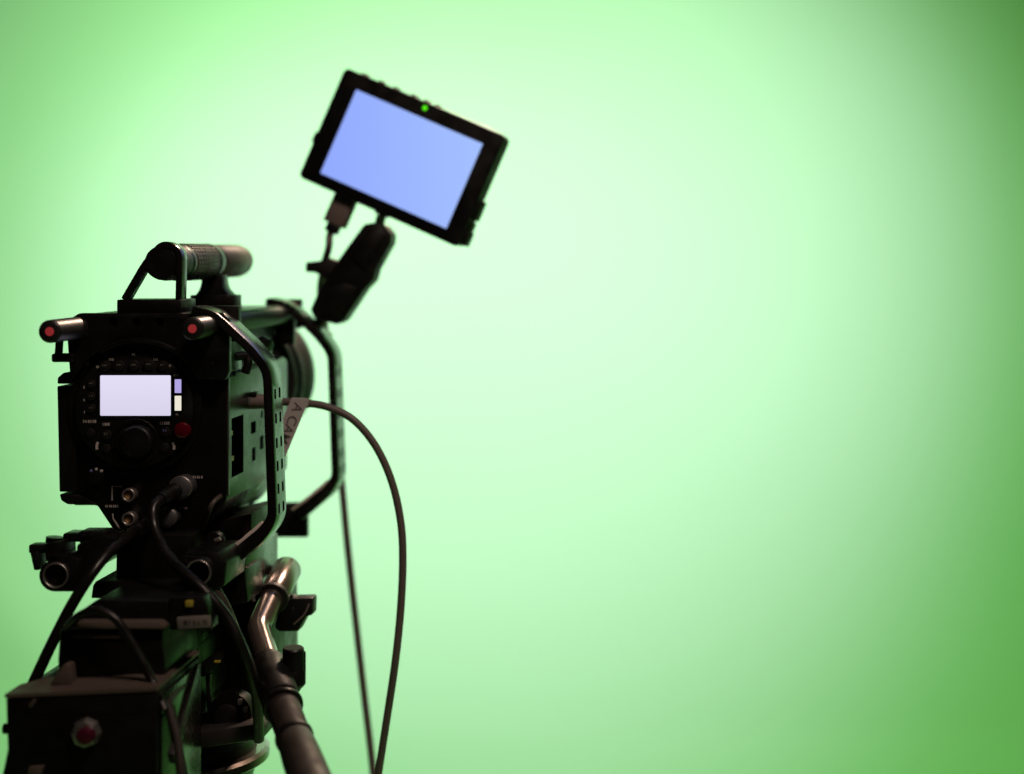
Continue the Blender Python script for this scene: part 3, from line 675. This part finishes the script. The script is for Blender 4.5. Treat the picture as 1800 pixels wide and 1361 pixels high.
build('foam_grip', lathe(P[5] + d56 * .0045, d56, [(0, .0132), (.002, .0143), (.03, .0156), (.10, .0168), (.16, .0165), (.19, .012)], 40), 'foam', pb)
kn = build('clamp_knob', lathe(W(517, 1208, 1.55), Vector((0, -.10, 1)), [(0, .0075), (.003, .0098), (.014, .0100), (.0155, .0092), (.017, .0090), (.0335, .0090), (.0348, .0078)], 32), 'plastic', pb)
for a in range(0, 360, 30):
    c = W(517, 1163, 1.55) + Vector((math.cos(R(a)), math.sin(R(a)), 0)) * .0090
    build('knob_rib', box(c, X_, Y_, Z_, .0009, .0009, .008, .0005), 'plastic', kn)
build('knob_stem', cyl(W(500, 1206, 1.535), W(517, 1205, 1.55), .0075), 'plastic', pb)
wk = build('rosette_knob', cyl(W(505, 1068, 1.695), W(526, 1072, 1.70), .0130, .002), 'plastic', pb)
build('knob_wing', prism([(487, 1080), (510, 1052), (550, 1051), (549, 1082), (538, 1084), (524, 1111), (490, 1111), (482, 1104)], 1.685, 1.705, .002), 'plastic', wk)
wp = fillet([(543, 1062), (536, 1080), (516, 1098)], [0, 10, 0], 6)
build('wing_edge', prism(strip(wp, 3), 1.6835, 1.686, .0004), 'plug', wk)

# ------------------------------------------------------------------ control box at the bottom left
cb = thing('equipment_box', 'black box with a red push button in a silver collar below the tripod head', 'box', W(145, 1500, 1.48))
YB = 1.43
bx_ = build('case', prism([(10, 1228), (276, 1216), (276, 1520), (4, 1520), (4, 1361), (13, 1318)], YB, 1.553, .0012), 'box', cb)
def wq(px, py, Y, dz=0): v = W(px, py, Y); v.z += dz; return v
zl, zr = W(10, 1227.5, YB).z, W(276, 1215.5, YB).z
bm = bmesh.new()
xl, xr = W(9, 0, YB).x, W(277, 0, YB).x
pts = [(xl, YB - .001, zl), (xr, YB - .001, zr), (xr, 1.552, zr + .002), (xl + .030, 1.552, zl + .010), (xl + .014, 1.475, zl + .002), (xl, 1.462, zl)]
top = [bm.verts.new((x, y, z + .0032)) for x, y, z in pts]; bot = [bm.verts.new((x, y, z + .0004)) for x, y, z in pts]
bm.faces.new(top); bm.faces.new(bot[::-1])
for i in range(6): bm.faces.new((top[i], bot[i], bot[(i + 1) % 6], top[(i + 1) % 6]))
bev(bm, .0008); build('lid', bm, 'boxtop', cb)
col_ = build('button_collar', lathe(W(147, 1292, YB - .008), Y_, [(0, .0085), (.0006, .0098), (.0035, .0114), (.0080, .0118), (.0085, .012)], 8), 'silver', cb)
build('push_button', lathe(W(147, 1297, YB - .016), Y_, [(0, .0050), (.0006, .0062), (.0020, .0068), (.012, .0068)], 36), 'dred', cb, label='dark red push button')
build('seam', rect(40, 1252, 245, 1254, YB - .0006, YB + .001, .0002), 'anod', cb)
build('side_knob', cyl(W(6, 1281, 1.45), W(16, 1281, 1.45), .0042, .0008), 'anod', cb)
build('latch', prism([(50, 1349), (76, 1347), (70, 1366), (48, 1366)], YB - .004, YB + .001, .0008), 'boxtop', cb)
build('lid_clip', prism([(48, 1241), (58, 1229), (64, 1231), (54, 1246)], YB - .002, YB + .001, .0004), 'grip', cb)
build('lid_wedge', prism([(86, 1204), (112, 1168), (122, 1170), (126, 1204)], 1.452, 1.466, .0008), 'boxtop', cb)
# right flank: a braced panel
xf = W(276, 0, YB).x
build('flank_panel', wbox(xf + .0003, xf + .0022, YB + .006, 1.55, W(0, 1500, YB).z, W(0, 1226, YB).z, .0006), 'bracket', cb)
def fl(py, Y): return W(0, py, Y).z
build('flank_brace', box((xf + .004, 1.495, (fl(1255, 1.495))), Vector((0, .80, .60)), X_, Vector((0, -.60, .80)), .045, .0018, .006, .0006), 'anod', cb)
build('flank_brace', box((xf + .004, 1.475, (fl(1310, 1.475))), Vector((0, .5, -.86)), X_, Vector((0, .86, .5)), .040, .0018, .005, .0006), 'hole', cb)
